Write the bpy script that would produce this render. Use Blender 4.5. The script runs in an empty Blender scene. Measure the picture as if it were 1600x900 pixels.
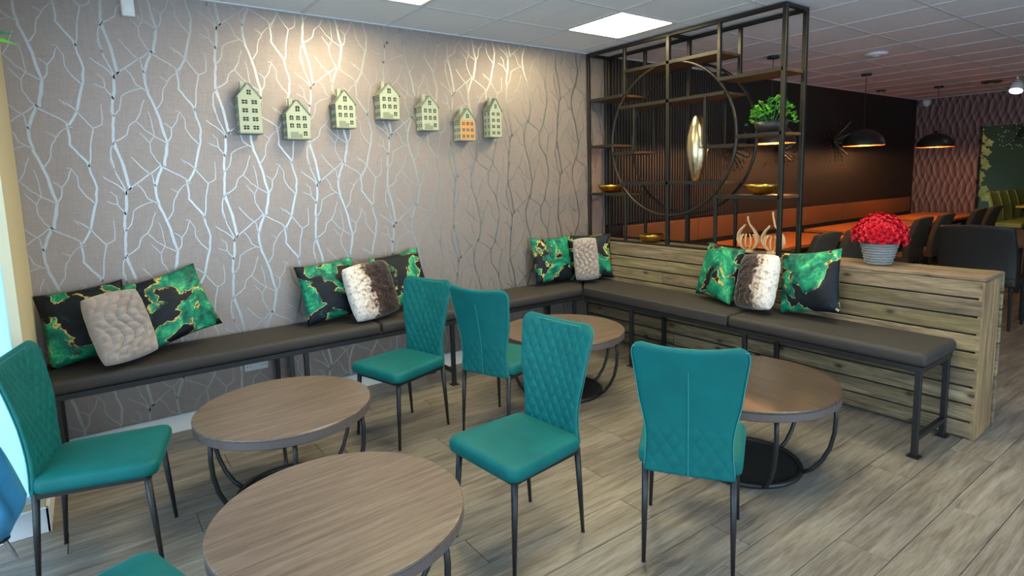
import bpy, bmesh, math, random
from mathutils import Vector, Matrix
R = random.Random(7)
PI = math.pi
S = bpy.context.scene
COL = S.collection

# ------------------------------------------------------------------ camera
cam_d = bpy.data.cameras.new('camera'); cam = bpy.data.objects.new('camera', cam_d); COL.objects.link(cam)
cam_d.sensor_width = 36.0; cam_d.lens = 911.765 / 1600 * 36.0; cam_d.shift_y = -59.6745 / 1600
cam_d.clip_start = 0.02; cam_d.clip_end = 100
rt, up, fw = (0.80557, -0.59189, -0.02673), (0.0946, 0.08396, 0.99197), (0.58489, 0.80163, -0.12363)
m = Matrix(((rt[0], up[0], -fw[0], 0), (rt[1], up[1], -fw[1], 0), (rt[2], up[2], -fw[2], 1.505), (0, 0, 0, 1)))
cam.matrix_world = m
S.camera = cam

# ------------------------------------------------------------------ world, daylight, exposure
W = bpy.data.worlds.new('daylight'); S.world = W; W.use_nodes = True
W.node_tree.nodes['Background'].inputs[0].default_value = (0.56, 0.79, 1.0, 1)
W.node_tree.nodes['Background'].inputs[1].default_value = 6.0
S.view_settings.view_transform = 'Standard'; S.view_settings.look = 'None'
S.view_settings.gamma = 1.0; S.view_settings.use_curve_mapping = False
S.view_settings.exposure = 0.0
PANEL_STRENGTH = 30.0
PENDANT_WATTS = 60.0

def portal(loc, rot, sx, sy):
    d = bpy.data.lights.new('window_portal', 'AREA'); d.shape = 'RECTANGLE'; d.size = sx; d.size_y = sy
    d.cycles.is_portal = True
    o = bpy.data.objects.new('window_portal', d); COL.objects.link(o); o.location = loc; o.rotation_euler = rot
portal((-1.36, 0.55, 1.3), (0, -PI/2, 0), 2.2, 4.5)
portal((2.5, -2.26, 1.3), (PI/2, 0, 0), 3.8, 2.2)
portal((-.79, 3.24, 1.25), (-PI/2, 0, 0), 1.0, 2.3)

# ------------------------------------------------------------------ helpers
def link(o, parent=None):
    COL.objects.link(o)
    if parent is not None: o.parent = parent
    return o
def tag(o, label=None, cat=None, group=None, kind=None):
    if label: o['label'] = label
    if cat: o['category'] = cat
    if group: o['group'] = group
    if kind: o['kind'] = kind
    return o
def thing(name, label, cat, loc=(0, 0, 0), rz=0, group=None):
    o = bpy.data.objects.new(name, None); o.empty_display_size = 0.1; link(o)
    o.location = loc; o.rotation_euler = (0, 0, rz)
    return tag(o, label, cat, group)
def mesh(name, V, F, mat=None, smooth=False):
    me = bpy.data.meshes.new(name); me.from_pydata([tuple(v) for v in V], [], F); me.update()
    if mat: me.materials.append(mat)
    if smooth: me.shade_smooth()
    return me
def obj(name, VF, mat, parent=None, smooth=False, bevel=0, seg=2, loc=None, rot=None, recalc=True):
    V, F = VF
    me = mesh(name, V, F, mat, smooth)
    if bevel or recalc:
        bm = bmesh.new(); bm.from_mesh(me)
        if recalc: bmesh.ops.recalc_face_normals(bm, faces=bm.faces[:])
        if bevel:
            es = [e for e in bm.edges if e.is_manifold and e.calc_face_angle(0) > 0.5]
            bmesh.ops.bevel(bm, geom=es, offset=bevel, segments=seg, affect='EDGES', profile=0.5, clamp_overlap=True)
        bm.to_mesh(me); bm.free()
        if smooth: me.shade_smooth()
    o = bpy.data.objects.new(name, me); link(o, parent)
    if loc: o.location = loc
    if rot: o.rotation_euler = rot
    return o
def inst(name, me, parent=None, loc=None, rot=None, scale=None):
    o = bpy.data.objects.new(name, me); link(o, parent)
    if loc: o.location = loc
    if rot: o.rotation_euler = rot
    if scale: o.scale = scale
    return o
def struct(name, VF, mat, parent=None, **k):
    o = obj(name, VF, mat, parent, **k)
    if parent is None: o['kind'] = 'structure'
    return o
def join(*parts):
    V, F = [], []
    for v, f in parts:
        n = len(V); V += list(v); F += [tuple(i + n for i in q) for q in f]
    return V, F
def box(x0, x1, y0, y1, z0, z1):
    V = [(x0,y0,z0),(x1,y0,z0),(x1,y1,z0),(x0,y1,z0),(x0,y0,z1),(x1,y0,z1),(x1,y1,z1),(x0,y1,z1)]
    return V, [(0,3,2,1),(4,5,6,7),(0,1,5,4),(1,2,6,5),(2,3,7,6),(3,0,4,7)]
def prism(poly, z0, z1):
    n = len(poly)
    V = [(x, y, z0) for x, y in poly] + [(x, y, z1) for x, y in poly]
    F = [tuple(range(n))[::-1], tuple(range(n, 2*n))] + [(i, (i+1) % n, n + (i+1) % n, n + i) for i in range(n)]
    return V, F
def tube(pts, r, n=8, closed=False, flat=None, ref=None):
    P = [Vector(p) for p in pts]; N = len(P); V = []; F = []
    rs = r if isinstance(r, (list, tuple)) else [r] * N
    a = None
    for i in range(N):
        if closed: t = P[(i+1) % N] - P[i-1]
        else: t = P[min(i+1, N-1)] - P[max(i-1, 0)]
        t.normalize()
        if a is None or ref:
            h = Vector(ref) if ref else (Vector((0,0,1)) if abs(t.z) < 0.9 else Vector((1,0,0)))
            a = (h - t * h.dot(t)).normalized()
        else: a = (a - t * a.dot(t)).normalized()
        b = t.cross(a)
        for k in range(n):
            th = 2*PI*(k + .5)/n
            V.append(P[i] + (a * math.cos(th) + b * math.sin(th) * (flat or 1)) * rs[i])
    M = N if closed else N - 1
    for i in range(M):
        j = (i+1) % N
        for k in range(n):
            l = (k+1) % n
            F.append((i*n+k, i*n+l, j*n+l, j*n+k))
    if not closed:
        F.append(tuple(range(n))[::-1]); F.append(tuple((N-1)*n + k for k in range(n)))
    return V, F
def bar(p, q, w):          # square section bar
    return tube([p, q], w * 0.7071, 4)
def lathe(prof, n=24, c=(0,0,0), caps=True):
    V = []; F = []; m_ = len(prof)
    for r, z in prof:
        for k in range(n):
            a = 2*PI*k/n; V.append((c[0] + r*math.cos(a), c[1] + r*math.sin(a), c[2] + z))
    for i in range(m_-1):
        for k in range(n):
            l = (k+1) % n; F.append((i*n+k, i*n+l, (i+1)*n+l, (i+1)*n+k))
    if caps and prof[0][0] > 1e-5: F.append(tuple(range(n))[::-1])
    if caps and prof[-1][0] > 1e-5: F.append(tuple((m_-1)*n + k for k in range(n)))
    return V, F
def xf(VF, loc=(0,0,0), rz=0, rx=0, ry=0, s=1):
    M = Matrix.Translation(loc) @ Matrix.Rotation(rz, 4, 'Z') @ Matrix.Rotation(ry, 4, 'Y') @ Matrix.Rotation(rx, 4, 'X') @ Matrix.Scale(s, 4)
    return [tuple(M @ Vector(v)) for v in VF[0]], VF[1]

# ------------------------------------------------------------------ materials
class NT:
    def __init__(s, name):
        s.m = bpy.data.materials.new(name); s.m.use_nodes = True; s.t = s.m.node_tree; s.N = s.t.nodes
        s.b = s.N['Principled BSDF']
    def n(s, typ, **k):
        o = s.N.new('ShaderNode' + typ)
        for a, v in k.items():
            if a.startswith('i_'):
                o.inputs[a[2:].replace('_', ' ')].default_value = v
            else: setattr(o, a, v)
        return o
    def l(s, a, b): s.t.links.new(a, b)
    def coord(s, scale=(1,1,1), rnd=0.0, kind='Object', rot=(0,0,0)):
        tc = s.n('TexCoord'); mp = s.n('Mapping'); mp.inputs['Scale'].default_value = scale; mp.inputs['Rotation'].default_value = rot
        src = tc.outputs[kind]
        if rnd:
            oi = s.n('ObjectInfo'); mu = s.n('MATH' if 0 else 'Math', operation='MULTIPLY'); s.l(oi.outputs['Random'], mu.inputs[0]); mu.inputs[1].default_value = rnd
            ad = s.n('VectorMath', operation='ADD'); s.l(src, ad.inputs[0]); s.l(mu.outputs[0], ad.inputs[1]); src = ad.outputs[0]
        s.l(src, mp.inputs['Vector']); return mp.outputs[0]
    def noise(s, vec, scale, detail=4, rough=.55, dist=0):
        o = s.n('TexNoise'); o.inputs['Scale'].default_value = scale; o.inputs['Detail'].default_value = detail
        o.inputs['Roughness'].default_value = rough; o.inputs['Distortion'].default_value = dist; s.l(vec, o.inputs['Vector']); return o.outputs['Fac']
    def ramp(s, fac, stops, interp='LINEAR'):
        o = s.n('ValToRGB'); e = o.color_ramp.elements; o.color_ramp.interpolation = interp
        while len(e) < len(stops): e.new(0.5)
        for i, (p, c) in enumerate(stops): e[i].position = p; e[i].color = (*c, 1) if len(c) == 3 else c
        s.l(fac, o.inputs[0]); return o.outputs[0]
    def mix(s, a, b, fac, typ='MIX'):
        o = s.n('Mix', data_type='RGBA', blend_type=typ)
        for v, i in ((fac, 0), (a, 6), (b, 7)):
            if hasattr(v, 'is_linked'): s.l(v, o.inputs[i])
            else: o.inputs[i].default_value = v if i == 0 else (*v, 1)
        return o.outputs[2]
    def math(s, op, a, b=0.0):
        o = s.n('Math', operation=op)
        for v, i in ((a, 0), (b, 1)):
            if hasattr(v, 'is_linked'): s.l(v, o.inputs[i])
            else: o.inputs[i].default_value = v
        return o.outputs[0]
    def rand(s): return s.n('ObjectInfo').outputs['Random']
    def bump(s, h, strength=.3, dist=.01):
        o = s.n('Bump'); o.inputs['Strength'].default_value = strength; o.inputs['Distance'].default_value = dist
        s.l(h, o.inputs['Height']); s.l(o.outputs[0], s.b.inputs['Normal'])
    def col(s, c):
        if hasattr(c, 'is_linked'): s.l(c, s.b.inputs['Base Color'])
        else: s.b.inputs['Base Color'].default_value = (*c, 1)
    def set(s, **k):
        for a, v in k.items(): s.b.inputs[a.replace('_', ' ')].default_value = v
        return s
def plain(name, c, rough=.5, metal=0.0, var=0.08, scale=30, **k):
    t = NT(name); v = t.coord()
    f = t.noise(v, scale, 3)
    t.col(t.mix(tuple(x*(1-var) for x in c), tuple(min(1, x*(1+var)) for x in c), f)); t.set(Roughness=rough, Metallic=metal, **k); return t.m
def emit(name, c, s):
    t = NT(name); t.col(c); t.b.inputs['Emission Color'].default_value = (*c, 1); t.b.inputs['Emission Strength'].default_value = s; return t.m
M = {}
def srgb(r, g, b):
    f = lambda u: (u/255/12.92 if u <= 10.3 else ((u/255 + .055)/1.055)**2.4)
    return (f(r), f(g), f(b))

def wood(name, dark, mid, light, axis=0, scale=3.0, rnd=20.0, rough=.45, knots=0, tint=None, var=.25, stretch=14, contrast=1.0, hue=None):
    t = NT(name)
    sc = [stretch]*3; sc[axis] = 1.0
    v = t.coord(tuple(sc), rnd)
    n1 = t.noise(v, scale, 6, .62, .6)
    n2 = t.noise(v, scale*5, 3, .5, .2)
    f = t.math('ADD', t.math('MULTIPLY', n1, .7), t.math('MULTIPLY', n2, .3))
    c = t.ramp(f, [(.5-.18/contrast, dark), (.5, mid), (.5+.17/contrast, light)])
    r = t.rand()
    lo, hi = 1 - var, 1 + var
    br = t.ramp(r, [(0, (lo, lo, lo)), (1, (hi, hi, hi))])
    c = t.mix(c, br, 1.0, 'MULTIPLY')
    if hue:
        r2 = t.math('FRACT', t.math('MULTIPLY', r, 7.31)); c = t.mix(c, t.ramp(r2, hue), 1.0, 'MULTIPLY')
    if tint:
        v2 = t.coord((1, 1, 1), rnd*1.7); n3 = t.noise(v2, 1.6, 2)
        c = t.mix(c, tint, t.ramp(n3, [(.48, (0, 0, 0)), (.68, (.5, .5, .5))]))
    if knots:
        v3 = t.coord((1, 1, 1), rnd*2.3); sx = t.n('SeparateXYZ'); cx = t.n('CombineXYZ'); t.l(v3, sx.inputs[0])
        t.l(t.math('MULTIPLY', sx.outputs[axis], knots), cx.inputs[0]); t.l(t.math('MULTIPLY', sx.outputs[2 if axis != 2 else 1], knots*2.0), cx.inputs[1])
        vo = t.n('TexVoronoi', voronoi_dimensions='2D'); vo.inputs['Scale'].default_value = 1.7; t.l(cx.outputs[0], vo.inputs['Vector'])
        kf = t.ramp(vo.outputs['Distance'], [(.035, (.9, .9, .9)), (.075, (.25, .25, .25)), (.13, (0, 0, 0))])
        c = t.mix(c, tuple(x*.35 for x in dark), kf)
    t.col(c); t.set(Roughness=rough); t.bump(f, .25, .004); return t.m
M['floor'] = wood('grey_oak_laminate', srgb(92, 83, 74), srgb(128, 119, 108), srgb(152, 144, 134), 0, 2.2, 30, .34, knots=.0, var=.10, stretch=13, contrast=1.15)
M['pallet'] = wood('weathered_pallet_wood', srgb(80, 66, 52), srgb(130, 113, 92), srgb(172, 154, 130), 1, 2.4, 25, .75, knots=1.5, tint=srgb(112, 104, 62), var=.28, stretch=13, hue=[(0, (1.06, .98, .86)), (.25, (.90, .92, .76)), (.5, (1.0, .93, .92)), (.75, (.78, .76, .72)), (1, (1.05, 1.0, .86))])
M['pallet_v'] = wood('weathered_pallet_end_wood', srgb(98, 74, 50), srgb(140, 112, 78), srgb(176, 146, 104), 2, 2.2, 25, .75, knots=0, var=.1, stretch=12)
M['tabletop_x'] = wood('grey_brown_oak_top', srgb(80, 66, 57), srgb(106, 89, 77), srgb(128, 110, 97), 0, 2.6, 9, .36, var=.05, stretch=22, contrast=1.1)
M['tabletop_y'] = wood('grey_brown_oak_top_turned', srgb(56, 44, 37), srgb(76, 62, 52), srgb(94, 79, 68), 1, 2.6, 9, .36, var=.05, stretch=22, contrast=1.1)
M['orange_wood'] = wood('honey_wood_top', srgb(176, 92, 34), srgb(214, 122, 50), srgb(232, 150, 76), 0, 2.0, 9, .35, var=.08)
M['yellow_wood'] = wood('pale_honey_wood_top', srgb(196, 150, 50), srgb(222, 178, 70), srgb(236, 196, 96), 0, 2.0, 9, .35, var=.05)
M['shelf_wood'] = wood('brown_shelf_wood', srgb(60, 42, 26), srgb(92, 66, 40), srgb(120, 90, 58), 1, 2.5, 9, .5, var=.08)
M['ornament_wood'] = plain('pale_carved_wood', srgb(226, 186, 140), .5, var=.12)
M['brown_leather'] = plain('brown_panel_leather', srgb(126, 80, 46), .5, var=.1, scale=6)
M['white'] = plain('white_gloss_paint', (.8, .8, .8), .4, var=.02)
M['pier'] = plain('cream_wall_paint', srgb(206, 194, 160), .8, var=.03, scale=8)
M['black_metal'] = plain('black_powder_coat', (.012, .012, .013), .42, 0.0, var=.2)
M['frame_metal'] = plain('dark_bronze_metal', (.03, .027, .022), .36, .6, var=.2)
M['cushion'] = plain('dark_grey_brown_upholstery', srgb(50, 46, 44), .68, var=.12, scale=60)
M['black_wall'] = plain('black_wall_paint', (.011, .010, .0095), .55, var=.1, scale=5)
M['slat'] = plain('dark_brown_slat', (.03, .021, .015), .5, var=.2)
M['green_wall'] = plain('dark_green_wall_paint', srgb(40, 50, 16), .7, var=.06, scale=4)
M['dark_fabric'] = plain('dark_taupe_velvet', srgb(70, 60, 46), .8, var=.2, scale=20)
M['charcoal'] = plain('charcoal_vinyl', (.016, .017, .018), .5, var=.2)
M['yellowgreen'] = plain('yellow_green_fabric', srgb(176, 168, 92), .8, var=.1)
M['gold'] = plain('hammered_gold', srgb(190, 150, 72), .28, 1.0, var=.25, scale=40)
M['copper_in'] = plain('copper_lining', srgb(214, 120, 66), .35, .6, var=.05)
M['ceiling'] = plain('ceiling_tile', srgb(226, 226, 228), .9, var=.035, scale=60)
M['grid'] = plain('ceiling_grid_white', (.62, .62, .63), .5, var=.02)
M['plastic'] = plain('white_plastic', (.75, .76, .77), .35, var=.02)
M['house'] = plain('pale_sage_metal', srgb(170, 176, 152), .45, .15, var=.08, scale=50)
M['house_roof'] = plain('grey_sage_metal_roof', srgb(132, 136, 116), .45, .15, var=.1, scale=40)
M['dark_hole'] = plain('dark_opening', (.02, .022, .02), .8)
M['red'] = plain('crimson_petals', srgb(196, 8, 34), .55, var=.45, scale=45)
M['basket'] = plain('grey_washed_wicker', srgb(132, 132, 130), .8, var=.35, scale=60)
M['leaf'] = plain('bright_green_leaf', srgb(104, 176, 44), .5, var=.4, scale=40)
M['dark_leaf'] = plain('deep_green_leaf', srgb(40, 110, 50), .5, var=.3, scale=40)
M['pink'] = plain('pink_petal', srgb(232, 120, 140), .5, var=.2)
M['orchid'] = plain('pale_yellow_orchid_petal', srgb(232, 224, 130), .5, var=.1)
M['blue_cloth'] = plain('bright_blue_cloth', srgb(84, 184, 250), .6, var=.25, scale=12)
M['steel'] = plain('brushed_steel', (.55, .55, .55), .35, 1.0, var=.1)
M['bronze_print'] = plain('dark_bead_metal', (.10, .085, .07), .3, .9, var=.3)
M['bead'] = plain('pale_bead', (.75, .72, .66), .25, .3)
def mk():
    t = NT('teal_velvet'); v = t.coord((1, 1, 1)); f = t.noise(v, 9, 4)
    t.col(t.mix(srgb(0, 82, 83), srgb(0, 106, 102), f)); t.set(Roughness=.6, Sheen_Weight=.12, Sheen_Roughness=.3, Specular_IOR_Level=.25)
    t.b.inputs['Sheen Tint'].default_value = (.35, .95, .95, 1); M['teal'] = t.m
    t = NT('teal_piping'); t.col(srgb(40, 128, 128)); t.set(Roughness=.6); M['piping'] = t.m
    # wallpaper ground: woven, slightly metallic grey
    t = NT('grey_linen_wallpaper'); v = t.coord((1, 1, .05)); f = t.noise(v, 260, 2)
    v2 = t.coord((.06, 1, 1)); f2 = t.noise(v2, 260, 2)
    a = t.math('MULTIPLY', t.math('ADD', f, f2), .5)
    t.col(t.ramp(a, [(.3, srgb(150, 137, 132)), (.7, srgb(167, 154, 148))])); t.set(Roughness=.5, Metallic=.55); t.bump(a, .05, .001); M['paper'] = t.m
    t = NT('silver_foil_print'); v = t.coord(); f = t.noise(v, 40, 3)
    t.col(t.mix((.40, .395, .385), (.50, .49, .475), f)); t.set(Roughness=.36, Metallic=.95); M['foil'] = t.m
    # wave pattern far wallpaper
    t = NT('wavy_plum_wallpaper'); v = t.coord((1, 1, 1))
    w = t.n('TexWave', wave_type='BANDS', bands_direction='Y'); w.inputs['Scale'].default_value = 3.2; w.inputs['Distortion'].default_value = 0
    sp = t.n('SeparateXYZ'); t.l(v, sp.inputs[0])
    s1 = t.math('MULTIPLY', t.math('SINE', t.math('MULTIPLY', sp.outputs[2], 10.0)), .045)
    fr = t.math('FRACT', t.math('MULTIPLY', t.math('ADD', sp.outputs[1], s1), 9.0))
    s2 = t.math('MULTIPLY', t.math('SINE', t.math('ADD', t.math('MULTIPLY', sp.outputs[2], 10.0), 2.6)), .045)
    fr2 = t.math('FRACT', t.math('MULTIPLY', t.math('ADD', sp.outputs[1], s2), 13.0))
    q = t.math('MULTIPLY', t.math('ADD', fr, fr2), .5)
    t.col(t.ramp(q, [(.1, srgb(50, 36, 36)), (.5, srgb(118, 92, 90)), (.9, srgb(164, 136, 132))])); t.set(Roughness=.6); M['wave'] = t.m
    # marbled green cushions
    t = NT('green_black_marbled_print'); v = t.coord((1, 1, 1), 40)
    wn = t.n('TexNoise'); wn.inputs['Scale'].default_value = 3.6; wn.inputs['Detail'].default_value = 5; t.l(v, wn.inputs['Vector'])
    mp = t.n('VectorMath', operation='MULTIPLY_ADD'); t.l(wn.outputs['Color'], mp.inputs[0]); mp.inputs[1].default_value = (.32, .32, .32); t.l(v, mp.inputs[2])
    f = t.noise(mp.outputs[0], 5.2, 3, .5, .3)
    f3 = t.noise(mp.outputs[0], 12, 6, .65)
    g = t.ramp(f3, [(.33, srgb(0, 52, 52)), (.44, srgb(4, 96, 78)), (.54, srgb(14, 132, 98)), (.63, srgb(70, 176, 118)), (.72, srgb(150, 212, 150))])
    k = t.ramp(f3, [(.35, srgb(4, 8, 14)), (.6, srgb(12, 22, 34)), (.75, srgb(10, 84, 96))])
    c = t.mix(k, g, t.ramp(f, [(.492, (0, 0, 0)), (.515, (1, 1, 1))]))
    gv = t.ramp(f, [(.488, (0, 0, 0)), (.5, (1, 1, 1)), (.514, (0, 0, 0))])
    brk = t.ramp(f3, [(.42, (0, 0, 0)), (.5, (1, 1, 1))])
    c = t.mix(c, srgb(226, 196, 110), t.math('MULTIPLY', gv, brk)); t.col(c); t.set(Roughness=.6, Specular_IOR_Level=.3); M['marble'] = t.m
    # sculpted grey fur / two-tone fur
    t = NT('taupe_sculpted_fur'); v = t.coord((1, 1, 1), 10); f = t.noise(v, 60, 4); f2 = t.noise(v, 9, 2)
    c = t.mix(srgb(112, 98, 92), srgb(186, 172, 163), t.math('MULTIPLY', t.math('ADD', f, f2), .5)); t.col(c); t.set(Roughness=.95, Sheen_Weight=.5); t.bump(f, .6, .006); M['fur'] = t.m
    for nm, fl in (('fur_l', 1), ('fur_r', -1)):
        t = NT('white_to_brown_fur_' + nm[-1]); v = t.coord((1, 1, 1), 0); sp = t.n('SeparateXYZ'); t.l(v, sp.inputs[0])
        f = t.noise(v, 45, 4); f2 = t.noise(v, 12, 3)
        a = t.math('ADD', t.math('MULTIPLY', sp.outputs[0], 3.2*fl), t.math('MULTIPLY', t.math('SUBTRACT', t.math('ADD', f, f2), 1.0), .5))
        a = t.math('ADD', a, .62)
        c = t.ramp(a, [(.28, srgb(226, 214, 204)), (.46, srgb(196, 176, 162)), (.56, srgb(66, 44, 36)), (.85, srgb(34, 20, 18))])
        c = t.mix(c, srgb(60, 40, 34), t.ramp(f, [(.52, (0, 0, 0)), (.7, (.55, .55, .55))])); t.col(c); t.set(Roughness=.95, Sheen_Weight=.3); t.bump(f, .8, .008); M[nm] = t.m
    t = NT('silver_gold_hammered'); v = t.coord(); f = t.noise(v, 22, 4); t.col(t.mix(srgb(200, 190, 170), srgb(196, 164, 96), f)); t.set(Roughness=.25, Metallic=1); t.bump(f, .5, .004); M['vase'] = t.m
    t = NT('clear_window_glass'); g = t.n('BsdfGlossy'); g.inputs['Roughness'].default_value = .02; tr = t.n('BsdfTransparent'); mx = t.n('MixShader'); mx.inputs[0].default_value = .06
    t.l(tr.outputs[0], mx.inputs[1]); t.l(g.outputs[0], mx.inputs[2]); t.l(mx.outputs[0], t.N['Material Output'].inputs['Surface']); M['glass'] = t.m
mk()
t_ = NT('pale_blue_frosted_film'); _tr = t_.n('BsdfTranslucent'); _tr.inputs[0].default_value = (*srgb(190, 214, 228), 1)
t_.l(_tr.outputs[0], t_.N['Material Output'].inputs['Surface']); M['frosted'] = t_.m
M['panel'] = emit('led_panel_diffuser', (1.0, .86, .50), PANEL_STRENGTH)
M['bulb'] = emit('warm_bulb', (1.0, .55, .22), 30)
M['spot'] = emit('white_spot_lamp', (1.0, .95, .88), 25)
# ================================================================== SETTING
CZ = 2.602          # ceiling height
WY = 4.02           # long wall plane
FX = 11.4           # far wall plane
# --- floor: slab plus single laminate planks
floor = struct('floor', box(-1.4, 16.2, -2.3, 4.2, -.12, -.012), M['floor'])
PWD, PLN = .19, 1.25
pm = {}
row = 0
y = .27
while y < WY - .02:
    x = -1.3 - R.random() * 1.1
    y1 = min(y + PWD, WY - .004)
    while x < 8.0:
        a, b = max(x, -1.3), x + PLN
        if b > -1.2:
            key = (round(b - a, 2), round(y1 - y, 3))
            if key not in pm:
                L_, w_ = b - a - .003, y1 - y - .0025
                bm = bmesh.new(); bm.from_mesh(mesh('plank', *box(0, L_, 0, w_, -.012, 0), M['floor']))
                bmesh.ops.bevel(bm, geom=[e for e in bm.edges if all(v.co.z > -.001 for v in e.verts)], offset=.0012, segments=1, affect='EDGES')
                me = bpy.data.meshes.new('plank'); bm.to_mesh(me); bm.free(); me.materials.append(M['floor']); pm[key] = me
            inst('plank', pm[key], floor, (a, y, 0))
        x += PLN
    y += PWD; row += 1
floor_fill = struct('floor_far', join(box(-1.4, 16.2, -2.3, .268, -.012, -.001), box(9.3, 16.2, .268, 4.2, -.012, -.001)), M['floor'])

# --- ceiling: slab, grid bars and single tiles
ceiling = struct('ceiling', box(-1.4, FX + .1, -2.3, 4.15, CZ + .03, CZ + .1), M['grid'])
GX0, GY0 = .67 - .6*4, 4.07 - .6*11
lights_cells = {(1.27, 2.87), (3.07, 2.87), (1.27, 1.07), (3.07, 1.07)}
tile_me = None
bars = []
nx, ny = 22, 11
for i in range(nx):
    for j in range(ny):
        x0, y0 = GX0 + .6*i, GY0 + .6*j
        if x0 > FX or y0 > WY: continue
        if any(abs(x0-a) < .01 and abs(y0-b) < .01 for a, b in lights_cells): continue
        w, h = min(.6, FX - x0), min(.6, WY - y0)
        if w < .05 or h < .05 or x0 < -1.9: continue
        full = w > .59 and h > .59
        if full and tile_me:
            inst('tile', tile_me, ceiling, (x0, y0, 0))
        else:
            o = obj('tile', box(.010, w-.010, .010, h-.010, CZ + .004, CZ + .03), M['ceiling'], ceiling, bevel=.003, seg=1, loc=(x0, y0, 0))
            if full: tile_me = o.data
for i in range(nx + 1):
    x0 = GX0 + .6*i
    if x0 < FX: bars.append(box(x0-.0095, x0+.0095, -2.2, WY, CZ, CZ+.028))
for j in range(ny + 1):
    y0 = GY0 + .6*j
    if y0 < WY: bars.append(box(-1.3, FX, y0-.0095, y0+.0095, CZ+.001, CZ+.028))
obj('grid_bars', join(*bars), M['grid'], ceiling)
obj('edge_angle', join(box(-.26, FX, WY-.022, WY, CZ-.004, CZ+.02), box(FX-.02, FX, 1.0, WY, CZ-.004, CZ+.02)), M['grid'], ceiling)
LBL = {(1.27, 2.87): 'lit square ceiling panel cut by the top edge of the picture', (3.07, 2.87): 'whole square lit ceiling panel next to the black shelf frame',
       (1.27, 1.07): 'lit square ceiling panel out of view above the nearest table', (3.07, 1.07): 'lit square ceiling panel out of view above the right bench'}
for a, b in sorted(lights_cells):
    t = thing('ceiling_light_panel', LBL[(a, b)], 'ceiling light', (a, b, CZ), group='square LED ceiling panels')
    obj('frame', join(box(.006, .594, .006, .03, 0, .02), box(.006, .594, .57, .594, 0, .02), box(.006, .03, .03, .57, 0, .02), box(.57, .594, .03, .57, 0, .02)), M['white'], t, bevel=.002, seg=1)
    obj('diffuser', box(.03, .57, .03, .57, .006, .016), M['panel'], t)

# --- long wall: wallpapered front part, dark rear part
wall_back = struct('wall_back', box(-.30, 4.055, WY, WY + .12, 0, CZ + .03), M['paper'])
BR = [([(0.211,2.132),(0.203,2.069),(0.192,2.005),(0.181,1.931),(0.184,1.889),(0.177,1.825),(0.173,1.761),(0.189,1.697),(0.206,1.632),(0.217,1.556),(0.23,1.489)],0.0138,0.0157),([(0.209,2.111),(0.19,2.146),(0.154,2.179),(0.105,2.216)],0.0083,0.0046),([(0.173,1.756),(0.158,1.729),(0.153,1.665),(0.163,1.611),(0.184,1.545),(0.21,1.474)],0.0065,0.0065),([(0.146,1.67),(0.153,1.632),(0.167,1.6)],0.0037,0.0037),([(0.194,1.997),(0.179,2.026),(0.16,2.056),(0.109,2.078)],0.0083,0.0037),([(0.16,2.056),(0.157,2.107),(0.132,2.131)],0.0055,0.0037),([(0.221,2.138),(0.26,2.173),(0.319,2.22),(0.391,2.277)],0.0083,0.0055),([(0.247,2.328),(0.287,2.275),(0.342,2.223),(0.346,2.186),(0.355,2.154)],0.0046,0.0065),([(0.26,2.173),(0.296,2.123),(0.307,2.087),(0.36,2.053)],0.0046,0.0055),([(0.183,1.905),(0.216,1.943),(0.232,2.018),(0.28,2.048),(0.333,2.067)],0.0065,0.0037),([(0.175,1.761),(0.24,1.805),(0.254,1.854),(0.289,1.882),(0.316,1.931),(0.34,2.003)],0.0074,0.0046),([(0.293,1.877),(0.331,1.829),(0.371,1.797),(0.433,1.759)],0.0046,0.0065),([(0.353,1.941),(0.366,1.884),(0.373,1.802),(0.348,1.758)],0.0037,0.0046),([(0.303,1.817),(0.327,1.785),(0.348,1.758),(0.348,1.703),(0.373,1.653),(0.407,1.621)],0.0037,0.0065),([(0.399,2.28),(0.375,2.22),(0.353,2.154),(0.354,2.09),(0.363,2.037),(0.39,1.962),(0.409,1.897),(0.421,1.82),(0.436,1.764),(0.425,1.697),(0.409,1.623)],0.0129,0.0157),([(0.398,2.265),(0.452,2.233),(0.519,2.19)],0.0074,0.0055),([(0.401,1.957),(0.433,2.008),(0.443,2.074),(0.466,2.114),(0.499,2.155),(0.54,2.169)],0.0065,0.0037),([(0.466,2.114),(0.453,2.124),(0.43,2.139)],0.0046,0.0037),([(0.439,1.767),(0.459,1.798),(0.463,1.843),(0.496,1.889),(0.516,1.946),(0.492,1.95)],0.0074,0.0037),([(0.463,1.843),(0.449,1.859),(0.426,1.875)],0.0046,0.0037),([(0.516,1.94),(0.538,1.901),(0.538,1.845),(0.569,1.789),(0.604,1.749)],0.0037,0.0065),([(0.517,2.189),(0.522,2.135),(0.52,2.074),(0.553,2.026),(0.59,1.977),(0.6,1.915),(0.62,1.836),(0.612,1.767),(0.585,1.674),(0.569,1.605),(0.527,1.531)],0.0101,0.0129),([(0.569,1.608),(0.526,1.646),(0.512,1.652),(0.497,1.666)],0.0065,0.0037),([(0.52,1.635),(0.511,1.646),(0.517,1.657)],0.0037,0.0028),([(0.571,1.605),(0.602,1.558),(0.633,1.517),(0.621,1.464),(0.61,1.394),(0.594,1.306)],0.0055,0.0074),([(0.633,1.517),(0.675,1.539),(0.681,1.592),(0.679,1.651)],0.0055,0.0037)]
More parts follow.
